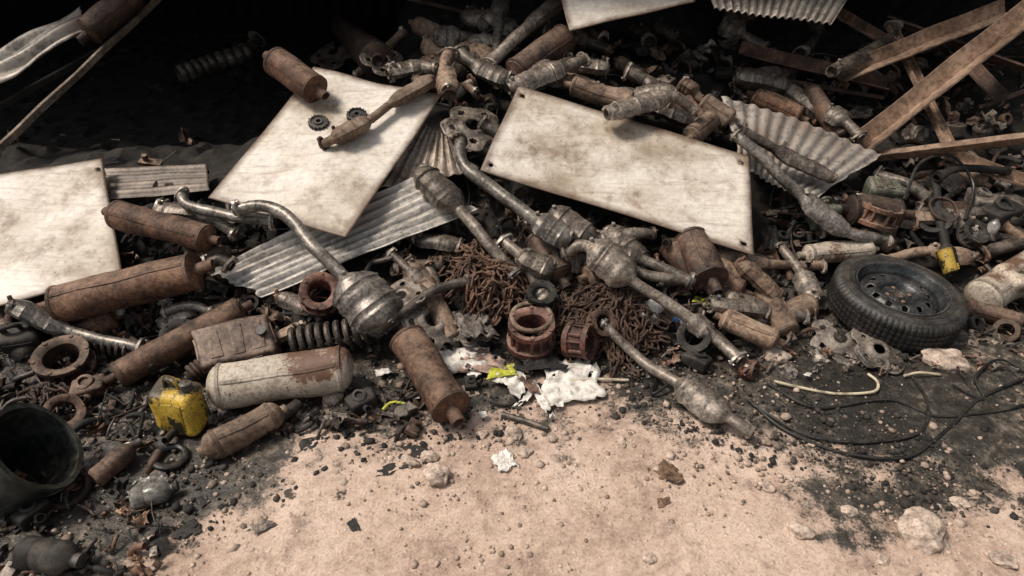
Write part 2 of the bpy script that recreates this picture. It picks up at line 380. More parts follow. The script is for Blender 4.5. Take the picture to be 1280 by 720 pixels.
PLN = []
def on(i, u, v, off=0.):
    """point on board i, lifted off its face"""
    p0, n_ = PLN[i]; d = ray(u, v); p = CAM + d * (np.dot(p0 + n_ * off - CAM, n_) / np.dot(d, n_)); return p
def sheet(name, quad, dh, mat, corr=None, holes=(), bend=.006, planar=True, thick=.004, ragged=0., nu=None, nv=None, curl=0.):
    pts = [P(q[0], q[1], d) if d < 1 else D(q[0], q[1], d) for q, d in zip(quad, dh)]
    if planar:
        n_ = np.cross(pts[1] - pts[0], pts[3] - pts[0]); d = ray(*quad[2]); pts[2] = CAM + d * (np.dot(pts[0] - CAM, n_) / np.dot(d, n_))
    A, B, C, Dd = [np.array(p) for p in pts]; Lu = np.linalg.norm(B - A); Lv = np.linalg.norm(Dd - A)
    N = nrm(np.cross(B - A, Dd - A)); N = N if N[2] > 0 else -N
    PLN.append((A, N))
    nu = nu or max(6, int(Lu / .010)); nv = nv or max(6, int(Lv / .010)); o = R_.random() * 40; V = []; at = []; UV = []
    for j in range(nv + 1):
        for i in range(nu + 1):
            s, t = i / nu, j / nv
            if ragged:
                s2 = s + ragged * noise.noise(Vector((t * 9, o, 0))) * (1 - 2 * min(s, .5)) - ragged * noise.noise(Vector((t * 9, o + 9, 0))) * max(0, 2 * s - 1)
                t2 = t + ragged * noise.noise(Vector((s * 9, o + 5, 0))) * (1 - 2 * t); s, t = s2, t2
            p = A * (1 - s) * (1 - t) + B * s * (1 - t) + C * s * t + Dd * (1 - s) * t
            w = bend * noise.noise(Vector((s * 2.2 + o, t * 2.2, 0))) * 2 + curl * ((s - .5) ** 2) * 4
            if corr:
                ph = (t if corr[2] else s) * corr[0] * 2 * pi; w += corr[1] * math.sin(ph)
            V.append(p + N * w); UV.append((s * Lu, t * Lv))
            e = min(s * Lu, (1 - s) * Lu, t * Lv, (1 - t) * Lv); at.append(max(0, 1 - e / .05))
    V = np.array(V); UV = np.array(UV); kill = set()
    for hx, hy, hr in holes:
        d = UV - np.array([hx * Lu, hy * Lv]); l_ = np.linalg.norm(d, axis=1)
        for k in np.where(l_ < hr * .95)[0]: kill.add(int(k))
        for k in np.where((l_ >= hr * .95) & (l_ < hr + .011))[0]:
            V[k] += (nrm(B - A) * d[k, 0] + nrm(Dd - A) * d[k, 1]) / l_[k] * (hr - l_[k]) * (.9 if l_[k] < hr + .008 else .3)
            at[k] = max(at[k], .8)
    W = nu + 1
    Fc = [(j * W + i, j * W + i + 1, (j + 1) * W + i + 1, (j + 1) * W + i) for j in range(nv) for i in range(nu)]
    Fc = [f for f in Fc if not any(k in kill for k in f)]
    m = M(); m.add(V, Fc, 0, np.array(at)); return m.build(name, [mat], 0, ang=50, solid=thick)

def beam(a, b, wpx, hf=1., kind='L', mat=BEAM, name="steel_beam", roll=0., w=None, ref=(0, 0, 1)):
    a = np.array(a); b = np.array(b); w = w or px(wpx, (a + b) / 2); h = w * hf; t = w * .12
    if kind == 'L': pr = [(0, 0), (w, 0), (w, t), (t, t), (t, h), (0, h)]
    elif kind == 'C': pr = [(0, 0), (w, 0), (w, h * .35), (w - t, h * .35), (w - t, t), (t, t), (t, h * .35), (0, h * .35)]
    else: pr = [(0, 0), (w, 0), (w, h), (0, h)]
    pr = np.array(pr) - np.array([w / 2, h / 2]); c, s = math.cos(roll), math.sin(roll); pr = pr @ np.array([[c, s], [-s, c]])
    n = max(2, int(np.linalg.norm(b - a) / .04)); path = a + (b - a) * (np.arange(n + 1) / n)[:, None]; _, U, S = frames(path, ref)
    V = (path[:, None] + pr[None, :, :1] * S[:, None] + pr[None, :, 1:] * U[:, None]).reshape(-1, 3); k = len(pr)
    Fc = [(i * k + j, i * k + (j + 1) % k, (i + 1) * k + (j + 1) % k, (i + 1) * k + j) for i in range(n) for j in range(k)]
    Fc += [tuple(range(k))[::-1], tuple(n * k + j for j in range(k))]
    m = M(); m.add(V, Fc); ob = m.build(name, [mat], .005, 5, 30)
    k = ob.modifiers.new('bev', 'BEVEL'); k.width = .002; k.segments = 2; return ob

def cable(nodes, rpx, mat=BLK, name="black_cable", ends=False):
    pts = [P(*q) for q in nodes]; path, _ = smooth_path(pts, .012); m = M(); sweep(m, path, px(rpx, pts[0]), 8, 0, 1, None, ends)
    return m.build(name, [mat], .004, 6)

_ico = {}
def rock_geo(m, c, r, sub=2, flat=.65, mat=0, at=0.):
    if sub not in _ico:
        bm = bmesh.new(); bmesh.ops.create_icosphere(bm, subdivisions=sub, radius=1); _ico[sub] = ([v.co.copy() for v in bm.verts], [tuple(v.index for v in f.verts) for f in bm.faces]); bm.free()
    vs, fs = _ico[sub]; o = Vector((R_.random() * 99, R_.random() * 99, 0))
    sx, sy = R_.uniform(.75, 1.2), R_.uniform(.75, 1.1); a = R_.random() * pi; V = []
    for co in vs:
        p = co * (1 + .45 * noise.noise(co * .9 + o) + .18 * noise.noise(co * 2.7 + o))
        x, y = p.x * sx, p.y * sy; V.append((c[0] + r * (x * math.cos(a) - y * math.sin(a)), c[1] + r * (x * math.sin(a) + y * math.cos(a)), c[2] + r * p.z * flat))
    m.add(V, fs, mat, at)

def scrap_paper(c, w, d, mat, name="paper_scrap", rot=0., n=18, amp=.25, lift=.01):
    """torn, creased sheet: irregular quadrilateral with ragged edges"""
    c = P(*c); W = px(w, c); Dp = px(d, c); o = R_.random() * 30; V = []
    cr = [(R_.uniform(-.2, .2), R_.uniform(-.2, .2)) for _ in range(4)]
    for j in range(n + 1):
        for i in range(n + 1):
            s, t = i / n, j / n
            ox = (cr[0][0] * (1 - s) + cr[1][0] * s) * (1 - t) + (cr[2][0] * (1 - s) + cr[3][0] * s) * t
            oy = (cr[0][1] * (1 - s) + cr[1][1] * s) * (1 - t) + (cr[2][1] * (1 - s) + cr[3][1] * s) * t
            e = max(abs(s - .5), abs(t - .5)) * 2
            x = (s - .5 + ox + .14 * e * noise.noise(Vector((t * 4 + o, s * 2, 0)))) * W; y = (t - .5 + oy + .14 * e * noise.noise(Vector((s * 4, t * 2, o)))) * Dp
            X_, Y_ = x * math.cos(rot) - y * math.sin(rot), x * math.sin(rot) + y * math.cos(rot)
            V.append((c[0] + X_, c[1] + Y_, c[2] + lift + amp * W * .4 * abs(noise.noise(Vector((s * 3 + o, t * 3, 1))) + .5 * noise.noise(Vector((s * 8 + o, t * 8, 1))))))
    q = n + 1; Fc = [(j * q + i, j * q + i + 1, (j + 1) * q + i + 1, (j + 1) * q + i) for j in range(n) for i in range(n)]
    Fc = [f for f in Fc if not (noise.noise(Vector((V[f[0]][0] * 22, V[f[0]][1] * 22, o))) > .3 and (f[0] % q < 3 or f[0] % q > n - 4 or f[0] // q < 3 or f[0] // q > n - 4))]
    m = M(); m.add(V, Fc); return m.build(name, [mat], 0, ang=25, solid=.001)

def canister(c, X, Y, Z, mat=YEL, name="fuel_canister", cap=BLK, handle=True):
    m = M(); X, Y, Z = map(np.array, (X, Y, Z)); c = np.array(c)
    rbox(m, c, X, Y, Z, .45, 0, 4, 4)
    for s in (-1, 1):
        rbox(m, c + Y * s * .99, X * .6, Z * .62, Y * .06, .4, 0, 2, 2); rbox(m, c + X * s * .99, Y * .5, Z * .62, X * .05, .4, 0, 2, 2)
    z = nrm(Z); lx = np.linalg.norm(X)
    if handle:
        q = [c + Z * .95 - X * .45, c + Z + z * lx * .35 - X * .35, c + Z + z * lx * .4, c + Z + z * lx * .3 + X * .2, c + Z * .95 + X * .25]
        path, _ = smooth_path(q, .006); sweep(m, path, lx * .13, 10, 0, .7, None, False)
        lathe(m, c + Z + X * .62, z, [(lx * .2, -.01), (lx * .2, lx * .1), (lx * .26, lx * .1), (lx * .26, lx * .34), (lx * .2, lx * .38)], 20, 1)
    else:
        for s in (-.5, .1, .6): rbox(m, c + Z * .98 + X * s, X * .16, Y * .7, Z * .12, .4, 0, 2, 2)
        lathe(m, c + Z + X * .75, z, [(lx * .1, -.01), (lx * .1, lx * .1), (lx * .13, lx * .1), (lx * .13, lx * .18)], 16, 1)
    return m.build(name, [mat, cap], .014, 9)

def chain_pile(c, ru, rv, links, name="rusty_chain", mound=.07, mat=RUST):
    c = P(*c); rx = px(ru, c); ry = rx * rv; m = M(); nl = 0; oo = R_.random() * 40
    th = np.arange(16) / 16 * 2 * pi
    while nl < links:
        p = c + np.array([R_.uniform(-1, 1) * rx, R_.uniform(-1, 1) * ry, 0]); a = R_.random() * 2 * pi; lay = R_.random()
        prev = None
        for k in range(R_.randint(10, 24)):
            a += R_.uniform(-.6, .6); dd = c - p
            lim = .8 + 1.1 * noise.noise(Vector((math.atan2(dd[1], dd[0]) * 1.4, oo, 0)))
            if (dd[0] / rx) ** 2 + (dd[1] / ry) ** 2 > lim and R_.random() < .6: a = math.atan2(dd[1], dd[0]) + R_.uniform(-.8, .8)
            p = p + np.array([math.cos(a), math.sin(a), 0]) * .034
            e = 1 - min(1, ((p[0] - c[0]) / rx) ** 2 + ((p[1] - c[1]) / ry) ** 2)
            z = H(p[0], p[1]) + .014 + mound * (.25 + .75 * e) * lay * (1 + .8 * noise.noise(Vector((p[0] * 9, p[1] * 9, oo)))) + .010 * noise.noise(Vector((p[0] * 20, p[1] * 20, lay)))
            q = np.array([p[0], p[1], z])
            if prev is not None:
                dr = nrm(q - prev); A, B, _ = basis(dr); t = (pi / 2 if k % 2 else 0) + R_.uniform(-.5, .5); S = A * math.cos(t) + B * math.sin(t)
                mid = (q + prev) / 2; Lh, Wh = .017, .0135
                path = mid + np.array([dr * (Lh * (1 if math.cos(w) > 0 else -1) * min(1, abs(math.cos(w)) * 3) * .6 + Wh * math.cos(w)) + S * Wh * math.sin(w) for w in th])
                sweep(m, path, .0045, 6, 0, 1, None, False, 0, True); nl += 1
            prev = q
    return m.build(name, [mat], .001)

# ================================================================== SETTING
def axis_vals(a, b, st, far, g=1.35):
    v = list(np.arange(a, b, st)); s = st; x = v[-1]; hi = []
    while x < far: s *= g; x += s; hi.append(x)
    s = st; x = v[0]; lo = []
    while x > -far: s *= g; x -= s; lo.append(x)
    return np.array(lo[::-1] + v + hi)
xs = axis_vals(-2.1, 2.3, .012, 250); ys = axis_vals(.7, 3.0, .012, 250)
bx = [-3, -1.5, -1.135, -.96, -.6, -.38, 0, .31, .6, .8, 1.1, 1.35, 1.8, 3]; by = [.3, .72, 1.0, 1.26, 1.46, 1.61, 1.68, 1.76, 1.68, 1.54, 1.42, 1.32, 1.18, 1.1]
V = []; ST = []
for y in ys:
    for x in xs:
        z = 0.
        if -3 < x < 3 and 0 < y < 4.5:
            p = Vector((x, y, 0)); z = .014 * noise.noise(p * 2.2) + .004 * noise.noise(p * 12) + .002 * noise.noise(p * 38)
            yb = np.interp(x, bx, by); d = (y - yb) + .28 * noise.noise(p * 2.8 + Vector((5, 2, 0))) + .12 * noise.noise(p * 10)
            st = .5 + d / .5
            st = max(st, .72 * sm(.02, .40, noise.noise(p * 2.6 + Vector((31, 8, 0)))) * sm(.5, 1.1, abs(x)))   # detached oily patches at the sides
        else: st = .5 + .5 * noise.noise(Vector((x, y, 0)) * .3)
        V.append((x, y, z)); ST.append(min(1, max(0, st)))
W = len(xs); Fc = [(j * W + i, j * W + i + 1, (j + 1) * W + i + 1, (j + 1) * W + i) for j in range(len(ys) - 1) for i in range(W - 1)]
def ground_mat():
    m, n, l, bs = nt("dusty_ground"); v = coords(n, l, obj=False)
    a = nz(n, l, v, 2.0, 6, .62); b = nz(n, l, v, 24, 6, .72); c = nz(n, l, v, 130, 3, .7); e = nz(n, l, v, 7, 6, .75)
    vo = n.new('ShaderNodeTexVoronoi'); l.new(v, vo.inputs['Vector']); vo.inputs['Scale'].default_value = 55
    col = ramp(n, l, mth(n, l, 'ADD', mth(n, l, 'MULTIPLY', a, .6), mth(n, l, 'MULTIPLY', b, .4)), [(.38, (.29, .205, .155)), (.48, (.49, .36, .28)), (.58, (.63, .485, .39))])
    peb = ramp(n, l, vo.outputs['Distance'], [(.12, 1.), (.36, 0.)])
    sel = ramp(n, l, vo.outputs['Color'], [(.66, 0.), (.70, 1.)])
    col = mixc(n, l, mth(n, l, 'MULTIPLY', mth(n, l, 'MULTIPLY', peb, sel), .5), col, (.70, .57, .475))
    col = mixc(n, l, ramp(n, l, e, [(.52, 0.), (.68, .7)]), col, (.23, .155, .115))
    at = n.new('ShaderNodeAttribute'); at.attribute_name = 'stain'
    f = mth(n, l, 'ADD', at.outputs['Fac'], mth(n, l, 'MULTIPLY', mth(n, l, 'SUBTRACT', e, .5), 1.9))
    f = mth(n, l, 'ADD', f, mth(n, l, 'MULTIPLY', mth(n, l, 'SUBTRACT', c, .5), .9))
    dk = ramp(n, l, mth(n, l, 'ADD', b, mth(n, l, 'MULTIPLY', mth(n, l, 'SUBTRACT', a, .5), .8)), [(.39, (.009, .010, .008)), (.51, (.032, .031, .025)), (.61, (.10, .084, .064)), (.70, (.29, .22, .17))])
    col = mixc(n, l, ramp(n, l, f, [(.38, 0.), (.50, .35), (.64, .96)]), col, dk)
    sp = nz(n, l, v, 13, 4, .6); col = mixc(n, l, mth(n, l, 'MULTIPLY', ramp(n, l, sp, [(.64, 0.), (.675, .9)]), ramp(n, l, at.outputs['Fac'], [(.0, .2), (.25, 1.)])), col, (.02, .016, .012))
    col = mixc(n, l, 1., col, ramp(n, l, c, [(.34, .68), (.54, 1.)]), 'MULTIPLY')
    l.new(col, bs.inputs['Base Color']); l.new(ramp(n, l, f, [(.45, .9), (.8, .38)]), bs.inputs['Roughness'])
    h = mth(n, l, 'ADD', mth(n, l, 'ADD', mth(n, l, 'MULTIPLY', b, .8), mth(n, l, 'MULTIPLY', c, .3)), mth(n, l, 'MULTIPLY', mth(n, l, 'MULTIPLY', peb, sel), .4))
    bump(n, l, bs, h, .8, .010); return m
g = M(); g.add(V, Fc, 0, np.array(ST)); g.build('ground', [ground_mat()], ang=0, attr='stain')

xs2 = np.arange(-7, 7.2, .03); ys2 = np.arange(1.85, 6.4, .03); V = []
for y in ys2:
    for x in xs2:
        h = H(x, y); p = Vector((x, y, 0))
        if h > 0:
            k = min(1, h * 12); c = noise.cell(p * 14); h += k * (.035 * abs(noise.noise(p * 7)) + .02 * c - .05)
        V.append((x, y, h if h > .012 else -.03))
W = len(xs2); Fc = [(j * W + i, j * W + i + 1, (j + 1) * W + i + 1, (j + 1) * W + i) for j in range(len(ys2) - 1) for i in range(W - 1)]
HEAP = worn("shadow_dark_rubble", (.005, .0047, .0042), (.013, .0115, .0095), (.036, .029, .022), .1, .9, 16, .08, (.07, .054, .042), vary=.05)  # near-black base colour stands in for contact shadow inside the pile
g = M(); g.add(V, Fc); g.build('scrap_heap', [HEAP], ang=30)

SH = worn("shade_dark_cladding", (.004, .004, .004), (.009, .009, .0085), (.017, .016, .015), .0, .9, 4, 0, vary=0)  # near-black colour paints in the deep shade of the interior
def corr_panel(m, A, B, C, Dd, n, amp, cols):
    A, B, C, Dd = map(np.array, (A, B, C, Dd)); N = nrm(np.cross(B - A, Dd - A)); V = []
    for j in (0, 1):
        for i in range(cols + 1):
            s = i / cols; p = (A * (1 - s) + B * s) if j == 0 else (Dd * (1 - s) + C * s); V.append(p + N * amp * math.sin(s * n * 2 * pi))
    W = cols + 1; m.add(V, [(i, i + 1, W + i + 1, W + i) for i in range(cols)])
shed = bpy.data.objects.new("shade_shed", None); scene.collection.objects.link(shed)  # walls and roof added to make the space behind the heap dark
def part(mm, nm, mats, **k):
    o = mm.build(nm, mats, **k); o.parent = shed; return o
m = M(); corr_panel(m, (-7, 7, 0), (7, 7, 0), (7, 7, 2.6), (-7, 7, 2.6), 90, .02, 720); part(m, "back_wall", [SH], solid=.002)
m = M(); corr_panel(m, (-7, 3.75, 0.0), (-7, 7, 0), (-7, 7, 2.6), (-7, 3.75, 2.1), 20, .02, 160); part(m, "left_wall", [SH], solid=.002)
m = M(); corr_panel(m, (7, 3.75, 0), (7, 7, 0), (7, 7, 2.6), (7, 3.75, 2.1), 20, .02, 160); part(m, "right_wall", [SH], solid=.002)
m = M(); corr_panel(m, (-7.2, 3.4, 1.55), (7.2, 3.4, 1.55), (7.2, 7.2, 2.5), (-7.2, 7.2, 2.5), 92, .02, 736); part(m, "shade_roof", [SH], solid=.002)  # added out of view, hung low to keep light off the recess
m = M(); rbox(m, (0, 5.45, .015), (7, 0, 0), (0, 1.7, 0), (0, 0, .01), .2); part(m, "shade_floor", [SH])  # dark sheet over the ground, its colour stands in for shade
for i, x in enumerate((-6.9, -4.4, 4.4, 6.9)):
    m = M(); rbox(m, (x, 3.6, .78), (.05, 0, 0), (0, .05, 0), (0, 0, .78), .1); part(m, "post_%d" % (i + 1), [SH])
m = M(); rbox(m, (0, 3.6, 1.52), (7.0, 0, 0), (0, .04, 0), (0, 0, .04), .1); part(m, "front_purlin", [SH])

# ================================================================== SHEETS
sheet("white_panel", [(-90, 232), (128, 199), (153, 343), (-75, 402)], (.15, .15, .1, .13), PANEL, bend=.006, holes=((.97, .1, .008),))
sheet("white_panel", [(392, 84), (552, 121), (432, 296), (262, 250)], (.24, .22, .1, .20), PANEL, bend=.010)
sheet("white_panel", [(648, 108), (936, 196), (942, 320), (600, 213)], (.22, .21, .1, .20), PANEL, bend=.008, holes=((.035, .1, .009), (.03, .92, .009), (.965, .1, .009), (.965, .92, .009)))
sheet("corrugated_sheet", [(258, 338), (332, 369), (592, 262), (520, 218)], (.08, .08, .15, .14), GALV, corr=(7, .006, 0), planar=False, ragged=.03, bend=.012)
sheet("corrugated_sheet", [(462, 236), (592, 214), (566, 176), (522, 150)], (.12, .11, .13, .13), GALVB, corr=(9, .006, 0), planar=False, ragged=.02)
sheet("corrugated_sheet", [(905, 118), (1104, 192), (1012, 254), (925, 206)], (.15, .14, .13, .13), GALVM, corr=(12, .006, 0), planar=False, ragged=.03, bend=.012)
sheet("corrugated_sheet", [(132, 212), (258, 206), (262, 238), (136, 250)], (.06, .06, .06, .06), GALVB, corr=(4, .008, 1), planar=False)
sheet("white_panel", [(690, -40), (880, -40), (868, 4), (712, 38)], (3.4, 3.4, 3.2, 3.2), PANEL, bend=.006)
sheet("corrugated_sheet", [(880, -30), (1075, -25), (1040, 30), (893, 12)], (3.4, 3.4, 3.2, 3.2), GALVM, corr=(16, .008, 0), planar=False)
sheet("corrugated_sheet", [(-40, 84), (100, 8), (116, 40), (-40, 122)], (3.3, 3.4, 3.35, 3.2), GALVM, corr=(2.5, .012, 1), planar=False, bend=.02, ragged=.03)

# ================================================================== BEAMS
beam(D(-40, 222, 2.9), D(215, -18, 3.6), 5, 1.6, 'S', WOOD, "timber_plank")
beam(D(-30, 150, 3.3), D(130, 60, 3.6), 7, 1., 'S', DARK, "timber_plank")
beam(D(480, -10, 4.2), D(640, 30, 4.0), 4, 1., 'S', RUSTD, "timber_plank")
RB = [((1062, 190, .08), (1310, -5, 3.0), 25, 'L', .5), ((1050, 92, .25), (1262, 8, 3.3), 20, 'L', .2), ((1095, 192, .1), (1310, 166, 2.9), 16, 'L', .9), ((1120, 30, 3.5), (1196, 186, 3.15), 18, 'C', .3),
      ((925, 60, .16), (1112, 104, .22), 18, 'L', .4), ((960, 92, .12), (1105, 118, .16), 12, 'C', .2), ((1180, 190, .1), (1320, 240, .15), 14, 'L', .1), ((1150, 262, .06), (1320, 258, .1), 20, 'L', .6),
      ((1110, 20, 3.6), (1320, 96, 3.3), 12, 'L', .9), ((1225, 130, .2), (1330, 90, 3.2), 14, 'C', .5), ((1195, 60, 3.4), (1250, 120, 3.2), 16, 'L', .5), ((1040, 10, 3.6), (1140, 70, 3.4), 12, 'L', .2)]
for i, (a, b, w, k, r) in enumerate(RB):
    a = P(*a) if a[2] < 1 else D(*a); b = P(*b) if b[2] < 1 else D(*b); beam(a, b, w, 1., k, BEAM if i in (0, 1, 2, 3, 6) else RUSTD, roll=r)

# ================================================================== MUFFLERS / TANKS
muffler(on(1, 344, 76, .09), on(1, 394, 112, .07), 18, RUST, dome=.12)
muffler((146, 268, .17), (258, 298, .17), 18, RUST)
muffler((72, 382, .13), (244, 338, .19), 24, RUST, dome=.1)
muffler((300, 388, .09), (150, 468, .06), 17, RUST)
muffler((276, 484, .09), (428, 461, .10), 28, CREAM, dome=.5, stub=(0, 0), name="gas_tank")
muffler((510, 424, .13), (564, 510, .09), 24, RUST, dome=.1)
muffler((862, 298, .07), (888, 350, .10), 22, RUSTD, dome=.1)
muffler((905, 398, .08), (966, 424, .07), 14, RUSTT, dome=.4)
muffler((716, 108, .16), (786, 128, .16), 13, RUSTT)
muffler((645, 92, .15), (705, 48, .17), 18, RUSTD)
muffler((428, 34, .14), (470, 74, .14), 16, RUSTD)
muffler((672, 300, .06), (700, 345, .06), 20, RUSTD)
muffler((268, 556, .05), (340, 520, .06), 19, RUSTT, dome=.7, name="catalytic_converter")
muffler((1062, 262, .1), (1120, 268, .1), 20, RUSTD)
muffler((880, 128, .14), (912, 150, .14), 13, RUSTT)
muffler((1010, 318, .05), (1085, 312, .06), 13, CREAM, dome=.4, name="gas_tank")
muffler((1228, 372, .07), (1300, 326, .1), 22, CREAM, dome=.5, stub=(0, 0), name="gas_tank")
muffler((1210, 385, .04), (1275, 402, .04), 12, RUSTD)
muffler(D(112, 40, 3.3), D(165, -5, 3.4), 17, RUSTD)
muffler((865, 170, .12), (888, 150, .14), 13, RUSTT)

# ================================================================== CATALYTIC CONVERTERS WITH PIPES
E = exhaust
E(None, 8, [(4, 5, 29)], (PIPE, PIPE), pts=[on(1, 294, 262, .045), on(1, 326, 257, .06), on(1, 356, 268, .06), P(392, 308, .26), P(430, 346, .22), P(488, 410, .16)])
E([(575, 172, .24), (580, 205, .26), (622, 240, .22), (668, 274, .2), (714, 302, .18)], 8, [(3, 4, 18)], (PIPE, CAT))
E([(522, 212, .22), (574, 262, .18), (606, 300, .13), (648, 345, .1)], 7.5, [(0, 1, 22)])
E([(688, 262, .18), (742, 302, .14), (800, 340, .1), (868, 352, .1)], 7, [(0, 1, 20)])
E([(702, 318, .14), (735, 308, .18), (792, 352, .15), (862, 398, .11), (905, 432, .08), (928, 452, .07)], 7.5, [(1, 2, 20), (3, 3.5, 12)])
E([(628, 298, .12), (648, 318, .12), (692, 342, .11)], 7.5, [(1, 2, 19)])
E([(742, 312, .10), (800, 324, .1), (866, 354, .09)], 7.5, [(0, 1, 15)])
E(None, 5.5, [(1, 2, 15), (3, 4, 13)], (RUSTT, RUSTD), pts=[on(1, 401, 180, .03), on(1, 416, 174, .05), on(1, 460, 150, .05), on(1, 488, 130, .05), on(1, 542, 98, .06)])
E([(636, 112, .2), (706, 84, .2), (732, 74, .2)], 7, [(0, 1, 15)])
E([(758, 142, .26), (836, 122, .24), (870, 140, .2)], 7, [(0, 1, 14)])
E([(916, 166, .24), (952, 196, .24), (1002, 246, .2), (1060, 290, .14), (1110, 300, .08)], 7, [(2, 3, 13)], (PIPE, CAT))
E([(924, 162, .26), (968, 186, .24), (1042, 224, .2)], 6, [(1, 2, 11)], (CAT, CAT))
E([(752, 402, .08), (800, 448, .05), (846, 478, .05), (912, 524, .05), (942, 544, .03)], 7, [(2, 3, 18)])
E([(8, 383, .2), (30, 388, .17), (84, 412, .1), (180, 437, .06)], 7.5, [(0, 2, 15)], (PIPE, CAT))
E([(226, 240, .2), (236, 256, .2), (290, 270, .18), (345, 276, .17)], 7, (), (PIPE, PIPE))
E([(922, 324, .1), (938, 338, .1), (972, 374, .08)], 8, [(0, 2, 15)], (RUSTT, RUST))
E([(884, 380, .08), (955, 388, .07), (1010, 396, .05)], 7, [(0, 1, 14)])
E([(562, 66, .22), (556, 86, .2), (562, 118, .16)], 8, [(1, 2, 13)], (RUSTT, CAT))
E([(572, 62, .22), (592, 80, .2), (640, 104, .16)], 8, [(1, 2, 15)])
E([(628, -10, .25), (624, 20, .22), (620, 72, .15)], 6, [(0, 1, 10)], (PIPE, PIPE))
E([(706, -4, .25), (662, 32, .24), (608, 82, .2)], 8, [(0, 1, 13)], (CAT, CAT))
E([(484, 92, .2), (516, 84, .2), (548, 86, .2)], 7, [(0, 1.4, 12)], (CAT, CAT))
E([(196, 262, .12), (250, 270, .12), (300, 292, .1)], 8, [(0, 1, 14)])
E([(1016, 6, .3), (1020, 40, .25), (1000, 66, .2)], 6, [(0, 1, 10)], (CATD, CAT))
E([(1040, 90, .3), (1110, 50, .35), (1118, 30, .36)], 6, [(0, 1, 9)], (CATD, CAT))
E([(880, 410, .06), (912, 438, .05), (940, 466, .03)], 8, (), (PIPE, RUSTR))
E([(478, 398, .16), (500, 392, .16), (545, 362, .14), (588, 352, .12)], 6, (), (CATD, CAT))
E([(1168, 226, .12), (1178, 290, .1), (1190, 338, .07)], 5.5, [(1.3, 2, 9)], (DARK, YEL), name="grease_gun", fl=(0, 1), sensor=False)
E([(1178, 312, .13), (1190, 340, .10)], 9, (), (YEL, YEL), name="yellow_pipe", fl=(0, 0), sensor=False)
E([(1170, 222, .16), (1200, 210, .16), (1260, 214, .14)], 5, (), (DARK, DARK))
E([(860, 318, .06), (960, 330, .05), (1030, 332, .05)], 6, [(0, 1, 13)], (RUSTT, CAT))
E([(1100, 326, .06), (1160, 314, .06), (1215, 322, .05)], 6, [(1, 2, 12)], (RUSTT, CAT))
E([(690, 380, .06), (668, 350, .08), (650, 320, .1)], 7, [(0, 1, 15)])
E([(600, 150, .2), (640, 180, .12)], 7, (), (CATD, CAT))
E([(205, 390, .08), (240, 382, .1), (268, 392, .08)], 6, (), (PIPE, CAT))
E([(255, 332, .16), (276, 326, .16), (290, 334, .15)], 7, (), (CATD, CAT))
E([(330, 538, .05), (350, 522, .05), (372, 504, .05)], 7, (), (CATD, CATD), fl=(0, 0))
# loose filler exhausts buried between the listed ones
Z = [((520, 740), (30, 150), 26, .1), ((760, 1060), (100, 240), 40, .1), ((860, 1120), (240, 330), 26, .06), ((600, 860), (290, 400), 30, .06), ((130, 330), (250, 330), 8, .06), ((740, 930), (20, 100), 6, .05),
     ((440, 620), (50, 140), 10, .08), ((0, 120), (390, 440), 4, .03), ((1080, 1280), (220, 320), 16, .05), ((860, 1040), (340, 400), 10, .04), ((480, 620), (280, 400), 16, .05), ((180, 500), (340, 440), 10, .03)]
for (u0, u1), (v0, v1), n_, dh in Z:
    for i in range(n_):
        c = P(R_.uniform(u0, u1), R_.uniform(v0, v1), dh); a = R_.uniform(-1.3, .6) + (pi if R_.random() < .5 else 0); L = R_.uniform(.12, .30)
        d = np.array([math.cos(a), math.sin(a), 0]) * L / 2
        q = [c - d, c + d * R_.uniform(-.1, .2) + np.array([0, 0, R_.uniform(0, .03)]), c + d]
        for k in (0, 2): q[k][2] = H(q[k][0], q[k][1]) + dh * R_.uniform(.5, 1.5)
        q[1][2] = (q[0][2] + q[2][2]) / 2 + R_.uniform(0, .02)
        if any(blocked(*proj(x_)) for x_ in (q[0], q[1], q[2], (q[0] + q[1]) / 2, (q[2] + q[1]) / 2)): continue
        if R_.random() < .2: muffler(q[0], q[2], 0, R_.choice([RUSTD, RUST, RUSTT]), rr=R_.uniform(.03, .05))
        else: E(None, R_.uniform(5, 8), [(0, R_.choice([1, 2]), R_.uniform(11, 18))] if R_.random() < .75 else (), R_.choice([(CAT, CAT), (CATD, RUSTD), (RUSTT, CAT), (CATD, CAT), (CAT, RUST), (CAT, CATD)]), pts=q)

bellows([(224, 94, .2), (262, 80, .22), (305, 66, .26), (322, 48, .3)], 12, 9, CAT)
spring((362, 428, .06), (462, 412, .08), 15, 9, 4); spring((70, 412, .05), (165, 440, .05), 10, 11, 3)
spring((236, 470, .04), (262, 452, .06), 10, 5, 3, RUSTD)

ring_hub((664, 416, .09), 31, 1.15, (0, -.15, 1), RUSTR, "brake_drum", .62); ring((664, 396, .13), 25, (0, -.1, 1), .13, RUSTT, "rusty_ring")
ring_hub((726, 426, .08), 24, 1.3, (.9, -.5, .25), RUSTR); ring_hub((752, 404, .09), 18, 1., (.3, -.6, .6), RUSTD)
ring_hub((80, 452, .07), 34, .8, (.1, -.2, 1), RUSTD, "brake_drum", .6); ring_hub((400, 368, .10), 26, 1., (.2, -.5, .8), RUSTR)
ring_hub((80, 516, .05), 24, .7, (.5, -.5, .8), RUSTD); ring_hub((1096, 266, .12), 30, .8, (.2, .1, 1), RUSTD, "brake_drum", .75)
ring_hub((936, 462, .03), 13, 1.4, (.8, -.6, .2), RUSTR); ring_hub((1168, 280, .07), 20, 1., (-.4, -.3, .8), DARK)
ring_hub((676, 372, .10), 20, 1.2, (.1, -.3, 1), DARK); ring_hub((1216, 292, .07), 18, .9, (.2, -.5, .8), DARK); ring_hub((30, 402, .06), 20, .9, (.4, -.4, .8), RUSTD)
